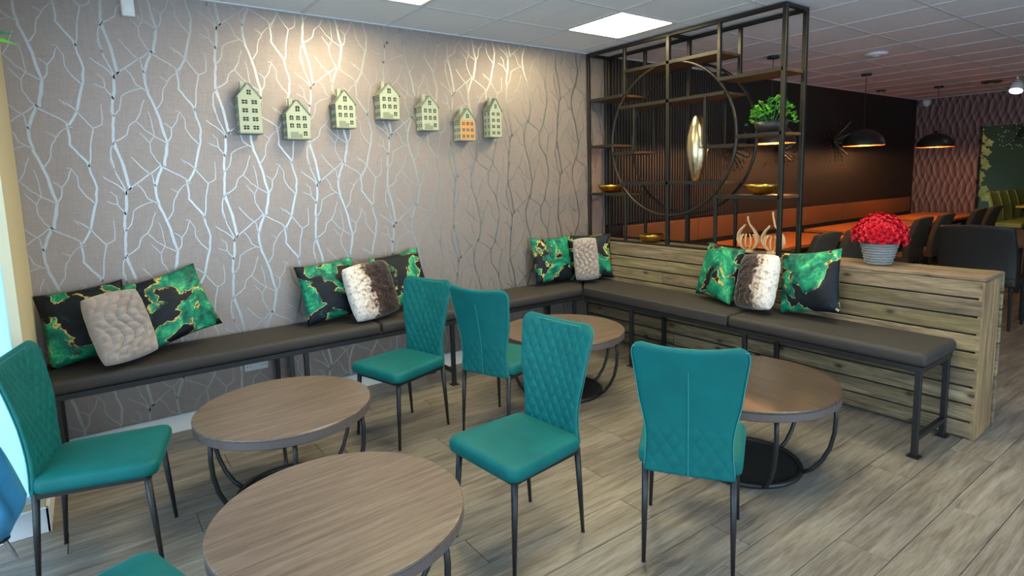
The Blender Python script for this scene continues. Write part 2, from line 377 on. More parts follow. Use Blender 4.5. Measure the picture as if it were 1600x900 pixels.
def ribbon(pts, w0, w1, dx, dz, y):
    V, F = [], []
    P = [Vector((p[0] + dx, p[1] + dz)) for p in pts]
    # light subdivision with a little wobble so the twigs look hand drawn
    Q = []
    rr = random.Random(int((pts[0][0]*977 + pts[0][1]*313)*100))
    for i in range(len(P) - 1):
        Q.append(P[i]); d = P[i+1] - P[i]; nrm = Vector((-d.y, d.x))
        Q.append(P[i] + d*.5 + nrm * rr.uniform(-.05, .05))
    Q.append(P[-1]); n = len(Q)
    for i in range(n):
        t = Q[min(i+1, n-1)] - Q[max(i-1, 0)]; t.normalize(); nn = Vector((-t.y, t.x))
        w = (w0 + (w1 - w0) * i/(n-1)) * rr.uniform(.85, 1.12) * .5
        for s in (-1, 1):
            p = Q[i] + nn*w*s; V.append((p.x, y, p.y))
    F = [(2*i, 2*i+1, 2*i+3, 2*i+2) for i in range(n-1)]
    return V, F
X0w, X1w = -.262, 4.05
pieces = []
for k in range(-2, 9):
    for q in range(-5, 6):
        dx, dz = .5477*k, .648*q - .318*k
        for pts, w0, w1 in BR:
            xs = [p[0] + dx for p in pts]; zs = [p[1] + dz for p in pts]
            if max(xs) < X0w or min(xs) > X1w or max(zs) < .05 or min(zs) > CZ: continue
            V, F = ribbon(pts, w0, w1, dx, dz, 0)
            pieces.append((V, F))
V, F = join(*pieces)
bm = bmesh.new(); bm.from_mesh(mesh('tmp', V, F))
for co, no in (((X0w, 0, 0), (-1, 0, 0)), ((X1w, 0, 0), (1, 0, 0)), ((0, 0, .11), (0, 0, -1)), ((0, 0, CZ), (0, 0, 1))):
    bmesh.ops.bisect_plane(bm, geom=bm.verts[:] + bm.edges[:] + bm.faces[:], plane_co=co, plane_no=no, clear_outer=True)
ex = bmesh.ops.extrude_face_region(bm, geom=bm.faces[:])
for v in ex['geom']:
    if isinstance(v, bmesh.types.BMVert): v.co.y = -.0009
bmesh.ops.recalc_face_normals(bm, faces=bm.faces[:])
me = bpy.data.meshes.new('silver_branch_print'); bm.to_mesh(me); bm.free(); me.materials.append(M['foil'])
o = inst('silver_branch_print', me, wall_back, (0, WY - .0001, 0)); o['kind'] = 'stuff'; o['label'] = 'silver bare branches printed on the grey wallpaper'
wall_rear = struct('wall_rear', box(4.055, FX + .1, WY, WY + .12, 0, CZ + .03), M['black_wall'])
sl = None
x = 4.075
while x < 5.95:
    if sl is None: o = obj('slat', box(-.012, .012, -.022, 0, 1.02, CZ - .01), M['slat'], wall_rear, bevel=.002, seg=1, loc=(x, WY, 0)); sl = o.data
    else: inst('slat', sl, wall_rear, (x, WY, 0))
    x += .041
struct('baseboard_back', box(-.26, 3.79, WY - .02, WY - .001, 0, .11), M['white'], bevel=.004, seg=1)
# --- boxed pier in the left corner
wall_left = struct('wall_left', join(box(-.30, -.263, 3.2, WY - .001, 0, CZ + .03), box(-1.4, -.30, 3.2, 3.26, 2.42, CZ + .03), box(-1.4, -.30, 3.2, 3.26, 0, .14), box(-1.4, -1.28, 3.2, 3.26, .14, 2.42)), M['pier'])
w3 = struct('window_3', join(box(-1.28, -.30, 3.205, 3.255, .14, .17), box(-1.28, -.30, 3.205, 3.255, 2.39, 2.42)), M['white'])
obj('pane', box(-1.28, -.30, 3.212, 3.218, .17, 2.39), M['frosted'], w3)
struct('baseboard_left', join(box(-1.3, -.248, 3.182, 3.199, 0, .115), box(-.262, -.247, 3.182, WY - .022, 0, .115)), M['white'], bevel=.003, seg=1)
# --- shop windows that light the room (left wall and behind the camera)
def shop_window(n, wall_boxes, frame_boxes, pane, wallname):
    struct(wallname, join(*wall_boxes), M['white'])
    w = struct('window_%d' % n, join(*frame_boxes), M['black_metal'])
    obj('pane', pane, M['glass'], w)
shop_window(1, [box(-1.4, -1.3, -2.3, 3.2, 0, .2), box(-1.4, -1.3, -2.3, 3.2, 2.4, CZ+.03), box(-1.4, -1.3, -2.3, -1.7, .2, 2.4), box(-1.4, -1.3, 2.8, 3.2, .2, 2.4)],
            [box(-1.38, -1.32, -1.7, 2.8, .2, .25), box(-1.38, -1.32, -1.7, 2.8, 2.35, 2.4)] + [box(-1.38, -1.32, yy, yy+.05, .25, 2.35) for yy in (-1.7, -.22, 1.26, 2.75)],
            box(-1.353, -1.347, -1.65, 2.75, .25, 2.35), 'wall_window_side')
shop_window(2, [box(-1.3, FX + .1, -2.3, -2.2, 0, .2), box(-1.3, FX + .1, -2.3, -2.2, 2.4, CZ+.03), box(-1.3, .6, -2.3, -2.2, .2, 2.4), box(4.4, FX + .1, -2.3, -2.2, .2, 2.4)],
            [box(.6, 4.4, -2.28, -2.22, .2, .25), box(.6, 4.4, -2.28, -2.22, 2.35, 2.4)] + [box(xx, xx+.05, -2.28, -2.22, .25, 2.35) for xx in (.6, 1.85, 3.1, 4.35)],
            box(.65, 4.35, -2.253, -2.247, .25, 2.35), 'wall_front')
# --- far wall with opening into the green room
struct('wall_right', join(box(FX, FX + .12, 3.16, WY, 0, CZ + .03), box(FX, FX + .12, -2.2, 3.16, 2.1, CZ + .03), box(FX, FX + .12, -2.2, .6, 0, 2.1)), M['wave'])
struct('trim_1', join(box(FX - .012, FX + .13, 3.135, 3.16, 0, 2.1), ), M['wave'])
struct('wall_far', join(box(15.2, 15.3, -.5, 5.2, 0, 2.7), box(FX + .12, 15.2, 5.1, 5.2, 0, 2.7), box(FX + .12, 15.2, -.5, -.4, 0, 2.7), box(FX + .12, FX + .2, WY, 5.1, 0, 2.7)), M['green_wall'])
struct('ceiling_far', box(FX + .12, 15.3, -.5, 5.2, 2.62, 2.7), M['green_wall'])

# ================================================================== BENCHES
def bench_leg_pair(parent, p_front, p_rear):
    for p in (p_front, p_rear):
        lg = obj('leg', join(box(p[0]-.014, p[0]+.014, p[1]-.014, p[1]+.014, .006, .456)), M['black_metal'], parent, bevel=.002, seg=1)
        obj('foot_plate', box(p[0]-.028, p[0]+.028, p[1]-.028, p[1]+.028, 0, .006), M['black_metal'], lg)
    obj('stretcher', bar((p_front[0], p_front[1], .10), (p_rear[0], p_rear[1], .10), .024), M['black_metal'], parent)
def cushion_part(parent, poly):
    return obj('seat_cushion', prism(poly, .487, .562), M['cushion'], parent, smooth=True, bevel=.026, seg=4)
b1 = thing('bench', 'long dark grey padded bench along the branch wallpaper wall', 'bench', (0, 0, 0))
obj('frame', join(box(-.24, 3.36, 3.60, 3.63, .456, .486), box(-.24, 3.36, 3.965, 3.995, .456, .486), *[box(xx-.015, xx+.015, 3.63, 3.965, .456, .486) for xx in (-.225, .94, 2.08, 3.30)]), M['black_metal'], b1, bevel=.002, seg=1)
for xx in (-.2, .94, 1.03, 2.08, 3.28): bench_leg_pair(b1, (xx, 3.617), (xx, 3.965))
cushion_part(b1, [(-.245, 3.585), (1.528, 3.585), (1.528, 4.005), (-.245, 4.005)])
cushion_part(b1, [(1.534, 3.585), (3.345, 3.585), (3.755, 4.005), (1.534, 4.005)])
b2 = thing('bench', 'dark grey padded bench along the pallet wood partition', 'bench', (0, 0, 0))
obj('frame', join(box(3.36, 3.39, 1.09, 3.585, .456, .486), box(3.745, 3.775, 1.09, 3.96, .456, .486), *[box(3.39, 3.745, yy-.015, yy+.015, .456, .486) for yy in (1.105, 2.09, 3.06)]), M['black_metal'], b2, bevel=.002, seg=1)
for yy in (1.11, 2.09, 3.06): bench_leg_pair(b2, (3.372, yy), (3.76, yy))
cushion_part(b2, [(3.345, 1.075), (3.79, 1.075), (3.79, 2.205), (3.345, 2.205)])
cushion_part(b2, [(3.345, 2.211), (3.79, 2.211), (3.79, 4.005), (3.765, 4.005), (3.35, 3.58)])

# ================================================================== PARTITION
pt = thing('pallet_wood_partition', 'low partition clad in weathered pallet planks behind the right bench', 'partition', (3.97, 2.5, 0))
PT = (-3.97, -2.5, 0)
def pbox(n, x0, x1, y0, y1, z0, z1, mat, bev=.003):
    cx, cy, cz = (x0+x1)/2, (y0+y1)/2, (z0+z1)/2
    return obj(n, box(x0-cx, x1-cx, y0-cy, y1-cy, z0-cz, z1-cz), mat, pt, bevel=bev, seg=1, loc=(cx+PT[0], cy+PT[1], cz))
pbox('core', 3.83, 4.11, 1.02, 4.0, 0, .87, M['dark_hole'])
hh = .0985
cuts = [2.3, 1.9, 3.12, 2.6, 2.0, 2.8, 2.35, 3.0, 2.2]
for i in range(9):
    z1 = .882 - i*hh; z0 = z1 - hh + .009
    if i == 8: z0 = .006
    c = cuts[i]
    for (a, b) in ((.985, c-.002), (c+.002, 4.005)):
        pbox('plank', 3.807 + R.uniform(-.002, .002), 3.829, a, b, z0 + R.uniform(0, .003), z1, M['pallet'])
    pbox('plank', 4.111, 4.133 + R.uniform(-.002, .002), .975, 4.005, z0, z1 + (0.02 if i == 0 else 0), M['pallet'])
for k, (a, b) in enumerate(((3.809, 3.91), (3.914, 4.012), (4.016, 4.109))):
    pbox('end_board', a, b, .978 + .004*k, 1.002, 0, .880, M['pallet_v'])
pbox('top_board', 3.812, 3.965, .978, 3.995, .884, .905, M['pallet'])
# rear top board has a waney edge
n = 60; poly = [(3.968, .978), (3.968, 3.995)]
edge = [(4.112 + .018*max(0, math.sin(i*.62 + 1.1))**3 * (1 if i < 40 else .6) + .003*math.sin(i*1.7), .978 + 3.017*i/n) for i in range(n, -1, -1)]
poly = poly + edge
obj('top_board', prism([(x+PT[0], y+PT[1]) for x, y in poly], .884, .907), M['pallet'], pt)

# ================================================================== SHELF FRAME ON THE PARTITION
XF, XB = 3.835, 4.095
fr = thing('room_divider_shelf', 'tall dark metal open shelving frame with a large ring standing on the partition', 'shelf', (0, 0, .907))
ZB, ZT = .907, CZ - .006
def fobj(n, VF, mat, par=None, **k):
    V, F = VF
    return obj(n, ([(v[0], v[1], v[2]-.907) for v in V], F), mat, par or fr, **k)
def post(x, y, z0, z1, w=.026): fobj('post', box(x-w/2, x+w/2, y-w/2, y+w/2, z0, z1), M['frame_metal'], bevel=.002, seg=1)
YL, YM, YR = 3.995, 3.09, 2.137
for xx in (XF, XB):
    for yy in (YL, YM, YR): post(xx, yy, ZB, ZT, .03 if yy != YL else .026)
    post(xx, 3.555, 2.18, ZT); post(xx, 2.63, 2.18, ZT)
    post(xx, 3.448, 1.70, 2.085, .02); post(xx, 2.745, 1.70, 2.085, .02)
    post(xx, 3.548, ZB, 1.335, .022); post(xx, 2.642, ZB, 1.33, .022)
    fobj('top_rail', box(xx-.014, xx+.014, YR-.014, YL+.012, ZT-.028, ZT), M['frame_metal'], bevel=.002, seg=1)
    fobj('bottom_rail', box(xx-.014, xx+.014, YR-.014, YL+.012, ZB, ZB+.014), M['frame_metal'], bevel=.002, seg=1)
    ring = [(xx, 3.09 + .612*math.cos(a), 1.765 + .605*math.sin(a)) for a in [2*PI*i/72 for i in range(72)]]
    fobj('ring', tube(ring, .0115, 8, True), M['frame_metal'], smooth=True)
for yy in (YL, YM, YR):
    fobj('cross_rail', box(XF, XB, yy-.013, yy+.013, ZT-.026, ZT), M['frame_metal'], bevel=.002, seg=1)
def ry(z): return math.sqrt(max(0, .606**2 - (z-1.765)**2))
SH = [(2.63, 3.555, 2.384), (2.137, 2.63, 2.186), (3.56, 3.995, 2.19), (3.09-ry(2.087), 3.09+ry(2.087), 2.087), (2.137, 3.09-ry(1.765), 1.765),
      (3.09+ry(1.772), 3.995, 1.772), (3.448, 3.09+ry(1.70), 1.70), (3.09-ry(1.705), 2.745, 1.705), (3.09-ry(1.437), 3.09+ry(1.437), 1.437), (3.548, 3.995, 1.342), (2.137, 2.642, 1.333)]
for a, b, z in SH:
    s = fobj('shelf', box(XF-.012, XB+.012, a, b, z-.024, z-.004), M['shelf_wood'], bevel=.002, seg=1)
    for e0, e1 in ((XF-.015, XF-.001), (XB+.001, XB+.015)):
        V, F = box(e0, e1, a, b, z-.026, z-.001)
        obj('shelf_edge', ([(v[0], v[1], v[2]-.907) for v in V], F), M['frame_metal'], s)
# ================================================================== ROUND TABLES
def table_proto(r, mat):
    d = {}
    n = 64
    d['top'] = (lathe([(0, .45), (r-.006, .45), (r-.001, .448), (r, .444), (r, .440)], n), mat)
    d['rim'] = (lathe([(0, .4385), (r-.004, .4385), (r-.001, .436), (r-.001, .404), (r-.006, .400), (0, .400)], n), M['rim'])
    prof = [(.93*r, .402), (.945*r, .33), (.935*r, .25), (.895*r, .17), (.82*r, .10), (.72*r, .045), (.62*r, .016)]
    d['leg'] = (tube([(p, 0, z) for p, z in prof], .0105, 8), M['black_metal'])
    rb = .61*r
    d['base_ring'] = (tube([(rb*math.cos(2*PI*i/56), rb*math.sin(2*PI*i/56), .0135) for i in range(56)], .0135, 8, True), M['black_metal'])
    d['base_plate'] = (lathe([(0, .014), (rb-.004, .014), (rb-.004, .004), (0, .004)], 48), M['charcoal'])
    return d
M['rim'] = plain('dark_taupe_rim', srgb(94, 84, 82), .4, var=.06)
def round_table(label, x, y, r, mat, a0, rz=0):
    t = thing('coffee_table', label, 'coffee table', (x, y, 0), rz, 'round coffee tables')
    d = table_proto(r, mat)
    obj('table_top', *d['top'], t); obj('rim', *d['rim'], t)
    lm = None
    for k in range(6):
        rot = (0, 0, math.radians(a0 + 60*k) - rz)
        if lm is None: o = obj('leg', *d['leg'], t, smooth=True, rot=rot); lm = o.data
        else: inst('leg', lm, t, rot=rot)
    obj('base_ring', *d['base_ring'], t, smooth=True); obj('base_plate', *d['base_plate'], t)
    return t
round_table('round oak-topped coffee table beside the wallpaper wall in front of the leftmost bench cushions', .696, 2.846, .401, M['tabletop_x'], 20, math.radians(4))
round_table('round oak-topped coffee table nearest the camera, cut by the bottom edge', .583, 1.785, .400, M['tabletop_x'], 5, math.radians(2))
round_table('round coffee table in front of the pallet wood partition, behind a teal chair back', 2.649, 1.625, .429, M['tabletop_y'], -130)
round_table('round coffee table in the corner where the two benches meet', 2.615, 3.008, .425, M['tabletop_x'], -128)

# ================================================================== TEAL CHAIRS
def chair_seat():
    hw_f, hw_r, d0, d1 = .212, .192, -.185, .225
    def outline(k, z):
        pts = []
        cs = [(hw_f, d1), (-hw_f, d1), (-hw_r, d0), (hw_r, d0)]; rr = .045
        cen = [(hw_f-rr, d1-rr), (-hw_f+rr, d1-rr), (-hw_r+rr, d0+rr), (hw_r-rr, d0+rr)]
        for q, (cx, cy) in enumerate(cen):
            for s in range(7):
                a = q*PI/2 + s*PI/12
                pts.append(((cx + rr*math.cos(a))*k, (cy - .02 + rr*math.sin(a))*k + .02, z))
        return pts
    rings = [outline(.94, .388), outline(.985, .392), outline(1.0, .408), outline(.995, .428), outline(.965, .441), outline(.88, .447), outline(.6, .4505), outline(.25, .4515)]
    V = [p for r_ in rings for p in r_]; n = 28; F = []
    for i in range(len(rings)-1):
        for k in range(n): F.append((i*n+k, i*n+(k+1) % n, (i+1)*n+(k+1) % n, (i+1)*n+k))
    F.append(tuple(range(n))[::-1]); F.append(tuple((len(rings)-1)*n+k for k in range(n)))
    return V, F
ZB0, ZB1 = .372, .892
def back_hw(z):
    s = (z - ZB0)/(ZB1 - ZB0)
    w = .170 - .012*math.sin(min(1, s/.55)*PI) + .046*max(0, (s-.28)/.72)**1.25
    Rr = .055; dz = z - (ZB1 - Rr)
    if dz > 0: w -= Rr - math.sqrt(max(0, Rr*Rr - dz*dz))
    return w
def back_y(x, z):
    s = (z - ZB0)/(ZB1 - ZB0)
    return -.188 - .015*s - .088*max(0, s-.15)**1.7 + .030*(x/.2)**2*min(1, s*1.5+.2)
def diamonds(x, z):
    u = x/.052 + z/.078; v = x/.052 - z/.078
    d = min(abs(u - round(u)), abs(v - round(v)))
    return min(1, d/.22)**.6
def chair_back():
    nx_, nz = 64, 76
    V = []; F = []
    zs = [ZB0 + (ZB1-ZB0)*(1-(1-i/nz)**1.0) for i in range(nz+1)]
    zs[-1] = ZB1 - .0004
    def sheet(side):
        base = len(V)
        for z in zs:
            hw = back_hw(z)
            for k in range(nx_+1):
                u = -1 + 2*k/nx_; x = hw*u
                e = math.sqrt(max(0, 1 - abs(u)**10)) * math.sqrt(max(0, 1 - max(0, (z-ZB1+.03)/.03)**3)) * math.sqrt(max(0, 1-max(0, (ZB0+.012-z)/.012)**2)*.98 + .02)
                y = back_y(x, z)
                th = .017*e
                zw = z + .012*(abs(u)**2 - .4)*max(0, (z-.7)/.19)
                if side > 0:
                    q = diamonds(x, z) * e * (1 if z < ZB1-.02 else 0)
                    V.append((x, y + th + .0075*(q-1)*e, zw))
                else:
                    low = max(0, min(1, (.60 - z)/.06)) * (abs(x) > .012)
                    q = diamonds(x*1.0, z)
                    V.append((x, y - th - .0042*q*low*e, zw))
        for i in range(nz):
            for k in range(nx_):
                a = base + i*(nx_+1) + k
                q_ = (a, a+1, a+nx_+2, a+nx_+1)
                F.append(q_ if side < 0 else q_[::-1])
    sheet(1); sheet(-1)
    n1 = (nx_+1)*(nz+1)
    per = [k for k in range(nx_+1)] + [i*(nx_+1)+nx_ for i in range(1, nz+1)] + [nz*(nx_+1)+k for k in range(nx_-1, -1, -1)] + [i*(nx_+1) for i in range(nz-1, 0, -1)]
    for i in range(len(per)):
        a, b = per[i], per[(i+1) % len(per)]
        F.append((a, b, b+n1, a+n1))
    return V, F
def make_chair(label):
    t = thing('dining_chair', label, 'chair', group='teal velvet chairs')
    obj('seat', chair_seat(), M['teal'], t, smooth=True)
    bk = obj('backrest', chair_back(), M['teal'], t, smooth=True)
    sm = [(0, back_y(0, z) - .0185, z) for z in [.378 + i*.02 for i in range(22)]]
    obj('seam', tube(sm, .002, 5), M['piping'], bk)
    out = [(back_hw(z)*.985, back_y(back_hw(z), z) - .012, z + .012*.6*max(0, (z-.7)/.19)) for z in [.40 + i*.0163 for i in range(30)]]
    top = out + [(-x, y, z) for x, y, z in out[::-1]]
    obj('piping', tube(top, .0022, 5), M['piping'], bk)
    obj('seat_frame', join(bar((-.175, .185, .378), (.175, .185, .378), .02), bar((-.165, -.17, .378), (.165, -.17, .378), .02), bar((-.165, -.17, .378), (-.175, .185, .378), .02), bar((.165, -.17, .378), (.175, .185, .378), .02)), M['black_metal'], t)
    for s in (-1, 1):
        for (tx, ty, bx_, by_) in ((.172, .18, .186, .205), (.160, -.178, .163, -.205)):
            lg = obj('leg', tube([(s*tx, ty, .386), (s*(tx+bx_)/2, (ty+by_)/2, .2), (s*bx_, by_, .004)], [.0135, .0115, .0075], 10), M['black_metal'], t, smooth=True)
            obj('foot_cap', lathe([(.0085, 0), (.0085, .006), (0, .006)], 10, (s*bx_, by_, 0)), M['charcoal'], lg)
    return t
def copy_tree(o, parent=None):
    c = o.copy(); COL.objects.link(c); c.parent = parent
    for ch in o.children: copy_tree(ch, c)
    return c
chairs = [
    ('teal velvet chair with its smooth seamed back to the camera, nearest the pallet wood bench', (1.895, 1.40), (.834, .553)),
    ('teal velvet chair with quilted backrest in the middle foreground, seat towards the nearest table', (1.363, 1.855), (-.996, -.092)),
    ('teal velvet chair at the left edge beside the white corner pier', (-.033, 2.82), (.972, -.235)),
    ('teal velvet chair with quilted back standing close to the wall bench behind the first table', (1.449, 3.135), (-.963, -.27)),
    ('teal velvet chair turned away towards the corner table, plain back with a centre seam', (1.965, 2.812), (.94, .34)),
    ('teal velvet chair of which only the seat corner shows at the bottom left', (-.08, 1.69), (.95, .31))]
c0 = None
for lab, (cx, cy), (fx, fy) in chairs:
    if c0 is None: c0 = make_chair(lab); c = c0
    else: c = copy_tree(c0); c['label'] = lab
    c.location = (cx, cy, 0); c.rotation_euler = (0, 0, math.atan2(fy, fx) - PI/2)

# ================================================================== CUSHIONS
def pillow_mesh(name, mat, w, h, t, kind):
    n = 64 if kind != 'print' else 26
    V = []; F = []; rr = random.Random(hash(kind) % 97 if False else len(kind)*3 + int(w*100))
    def sheet(sd):
        b = len(V)
        for j in range(n+1):
            for i in range(n+1):
                u, v = -1 + 2*i/n, -1 + 2*j/n
                if kind == 'print':
                    x = u*w/2*(1 - .075*(1-v*v)); y = v*h/2*(1 - .075*(1-u*u))
                    z = t/2*max(0, (1-u*u)*(1-v*v))**.42
                    z += .006*math.sin(3*u+2*v+1)*(1-u*u)*(1-v*v)
                else:
                    k = 1 - .10*(u*u*v*v)
                    x = u*w/2*k*(1-.03*(1-v*v)); y = v*h/2*k*(1-.03*(1-u*u))
                    e = max(0, (1-u**4)*(1-v**4)); z = t/2*e**.45
                    if kind == 'sculpt':
                        q = u*2.6 + .5*math.sin(v*5.5); r_ = v*4.2 + .5*(math.floor(q) % 2)
                        z += .034*e*(abs(math.sin(q*PI))**.5 * (.35 + .65*abs(math.sin(r_*PI))**.4) - .7)
                    else:
                        z += e*(.007*rr.uniform(-1, 1) + .006*math.sin(9*u+3*math.sin(7*v))*math.sin(8*v+2*math.sin(5*u)))
                V.append((x, y, sd*z))
        for j in range(n):
            for i in range(n):
                a = b + j*(n+1) + i; q = (a, a+1, a+n+2, a+n+1); F.append(q if sd > 0 else q[::-1])
    sheet(1); sheet(-1)
    me = mesh(name, V, F, mat, True)
    bm = bmesh.new(); bm.from_mesh(me); bmesh.ops.remove_doubles(bm, verts=bm.verts[:], dist=1e-5); bm.to_mesh(me); bm.free(); me.shade_smooth()
    return me
pm_print = pillow_mesh('cushion', M['marble'], .405, .405, .13, 'print')
pm_sculpt = pillow_mesh('cushion', M['fur'], .30, .395, .13, 'sculpt')
pm_sculpt2 = pillow_mesh('cushion', M['fur'], .22, .385, .13, 'sculpt')
pm_fl = pillow_mesh('cushion', M['fur_l'], .36, .40, .14, 'fur')
pm_fr = pillow_mesh('cushion', M['fur_r'], .31, .39, .14, 'furr')
def pillow(me, label, group, bot, top, right, spin=0):
    """bot/top = centres of the lower and upper edge; right = horizontal direction of the edge as seen from the room"""
    b, t_ = Vector(bot), Vector(top); v = (t_ - b).normalized(); r_ = Vector((*right, 0)).normalized(); r_ = (r_ - v*r_.dot(v)).normalized(); nrm = r_.cross(v)
    mm = Matrix((r_, v, nrm)).transposed().to_4x4() @ Matrix.Rotation(spin, 4, 'Z'); mm.translation = (b + t_)/2
    o = inst('cushion', me); o.matrix_world = mm
    return tag(o, label, 'cushion', group)
G1, G2 = 'green and black marbled cushions', 'fur cushions'
RX = (1, 0); RY = (0, -1)
pillow(pm_print, 'green marbled cushion leaning in the far left corner behind the grey fur cushion', G1, (-.03, 3.83, .590), (-.05, 3.945, .965), (1, .02), .06)
pillow(pm_sculpt, 'grey sculpted fur cushion between two marbled cushions at the left end', G2, (.14, 3.63, .590), (.06, 3.75, .957), (1, .45), 0)
pillow(pm_print, 'tilted green marbled cushion right of the grey fur one on the left', G1, (.42, 3.80, .630), (.32, 3.925, 1.0), (1, .20), .03)
pillow(pm_print, 'green marbled cushion left of the white and brown fur cushion on the wall bench', G1, (1.30, 3.81, .585), (1.29, 3.94, .965), (1, .03), .05)
pillow(pm_fl, 'white and dark brown fur cushion on the wall bench near the cushion seam', G2, (1.545, 3.68, .585), (1.515, 3.80, .945), (1, .12), .05)
pillow(pm_print, 'green marbled cushion on the wall bench partly behind a teal chair back', G1, (1.83, 3.81, .598), (1.81, 3.935, .978), (1, .04), .08)
pillow(pm_print, 'green marbled cushion leaning on the wall at the bench corner', G1, (3.27, 3.84, .585), (3.28, 3.945, .965), (1, -.10), -.03)
pillow(pm_sculpt2, 'pale beige sculpted fur cushion wedged in the bench corner', G2, (3.50, 3.68, .590), (3.53, 3.755, .96), (.74, -.67), 0)
pillow(pm_print, 'green marbled cushion against the partition end in the bench corner', G1, (3.625, 3.79, .585), (3.675, 3.85, .965), (.72, -.69), .03)
pillow(pm_print, 'green marbled cushion left of the brown fur cushion on the partition bench', G1, (3.63, 2.51, .592), (3.735, 2.48, .962), (-.32, -.95), -.05)
pillow(pm_fr, 'dark brown to white fur cushion in the middle of the partition bench', G2, (3.52, 2.135, .59), (3.64, 2.145, .947), (-.25, -.97), 0)
pillow(pm_print, 'green marbled cushion right of the brown fur cushion on the partition bench', G1, (3.63, 1.82, .610), (3.735, 1.86, .975), (-.12, -.99), .04)

# ================================================================== LANTERN HOUSES
def house(label, x0, x1, zb, ze, zt, cols, rows, arch, depth=.095):
    w = x1 - x0; t = thing('house_lantern', label, 'lantern', ((x0+x1)/2, WY, zb), group='metal house lanterns on the wall')
    hw = w/2; ye, yf = -.012, -.012 - depth; he, ht = ze - zb, zt - zb
    V = [(-hw, yf, 0), (hw, yf, 0), (hw, yf, he), (0, yf, ht), (-hw, yf, he)]; V += [(x, ye, z) for x, _, z in V]
    obj('body', (V, [(0,1,2,3,4), (9,8,7,6,5), (0,5,6,1), (1,6,7,2), (2,7,8,3), (3,8,9,4), (4,9,5,0)]), M['house'], t)
    for s in (-1, 1):
        d = Vector((s*hw, he - ht)).normalized(); nrm = Vector((-d.y*s, d.x*s)) * .004
        a = Vector((0, ht)); b = Vector((s*hw, he)) + d*.012
        prof = [a, b, b + nrm*1.0, a + nrm*1.4]
        V = [(p.x, yf-.008, p.y) for p in prof] + [(p.x, ye+.004, p.y) for p in prof]
        obj('roof_panel', (V, [(0,1,2,3), (7,6,5,4), (0,4,5,1), (1,5,6,2), (2,6,7,3), (3,7,4,0)]), M['house_roof'], t)
    cx = -hw*.45; zc = ht + (he-ht)*.45
    obj('chimney', join(box(cx-.011, cx+.011, yf+.03, yf+.055, zc-.012, zc+.045), box(cx-.013, cx+.013, yf+.028, yf+.057, zc+.045, zc+.05)), M['house'], t)
    obj('base', box(-hw-.005, hw+.005, yf-.006, ye, -.006, .002), M['house_roof'], t, bevel=.001, seg=1)
    obj('wall_hook', box(-.012, .012, ye, 0, he*.72, he*.8), M['house_roof'], t)
    holes, bars_ = [], []
    def win(cx, cz, ww, wh, side=False):
        e = .0008
        if side:
            holes.append(box(-hw-e, -hw+.002, cx-ww/2, cx+ww/2, cz-wh/2, cz+wh/2)); bars_.append(box(-hw-.0015, -hw+.001, cx-.0012, cx+.0012, cz-wh/2, cz+wh/2)); bars_.append(box(-hw-.0015, -hw+.001, cx-ww/2, cx+ww/2, cz-.0012, cz+.0012))
        else:
            holes.append(box(cx-ww/2, cx+ww/2, yf-e, yf+.002, cz-wh/2, cz+wh/2))
            if arch: holes.append(tuple([[(cx-ww/2, yf-e, cz+wh/2), (cx+ww/2, yf-e, cz+wh/2), (cx+ww*.3, yf-e, cz+wh/2+.005), (cx-ww*.3, yf-e, cz+wh/2+.005)] , [(0,1,2,3)]]))
            bars_.append(box(cx-.0013, cx+.0013, yf-.0018, yf+.001, cz-wh/2, cz+wh/2+.003)); bars_.append(box(cx-ww/2, cx+ww/2, yf-.0018, yf+.001, cz-.0013, cz+.0013))
    rh = he/(rows + .25)
    for r_ in range(rows):
        for c in range(cols):
            if arch and r_ == 0 and c < cols-1: continue
            win(-hw + w*(c+.5)/cols*.86 + w*.07, rh*(r_+.62), w*.5/cols, rh*.46)
        for c in range(2 if cols == 2 else 3): win(yf + depth*(c+.5)/(2 if cols == 2 else 3), rh*(r_+.62), depth*.18, rh*.5, True)
    win(0, he + (ht-he)*.32, w*.18, (ht-he)*.36)
    o = obj('window_openings', join(*holes), M['dark_hole'], t, recalc=False); o['kind'] = 'stuff'
    obj('glazing_bars', join(*bars_), M['house'], t, recalc=False)['kind'] = 'stuff'
    if arch: obj('door', join(box(-hw*.72, -hw*.05, yf-.002, yf+.001, .004, rh*.85), box(-hw*.05, hw*.3, yf-.0015, yf+.001, .004, rh*.6)), M['house_roof'], t)
    return t
HS = [('tall pale house lantern with square windows, leftmost on the wall', .82, .95, 1.82, 2.04, 2.12, 2, 4, 0),
      ('squat house lantern hanging second from the left, lower than its neighbours', 1.10, 1.245, 1.79, 1.95, 2.035, 3, 3, 1),
      ('house lantern with arched windows, third from the left', 1.425, 1.56, 1.87, 2.03, 2.115, 3, 3, 1),
      ('house lantern hanging highest, in the middle of the seven', 1.745, 1.89, 1.94, 2.105, 2.185, 3, 3, 1),
      ('house lantern with arched windows, third from the right', 2.07, 2.205, 1.87, 2.04, 2.115, 3, 3, 1),
      ('small house lantern with warm orange light painted on its front, second from the right', 2.395, 2.53, 1.80, 1.955, 2.04, 3, 3, 0),
      ('narrow tall house lantern, rightmost on the wall', 2.675, 2.785, 1.83, 2.04, 2.13, 2, 4, 0)]
M['house_lit'] = plain('orange_lit_metal_front', srgb(206, 150, 98), .4, .3, var=.1, scale=30)  # orange light falling on the sage front, put into the colour
for k, h in enumerate(HS):
    t = house(*h)
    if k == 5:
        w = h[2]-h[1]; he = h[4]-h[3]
        obj('painted_light_front', box(-w/2+.002, w/2-.002, -.1076, -.107, .004, he), M['house_lit'], t)  # thin added sheet that carries the painted orange light
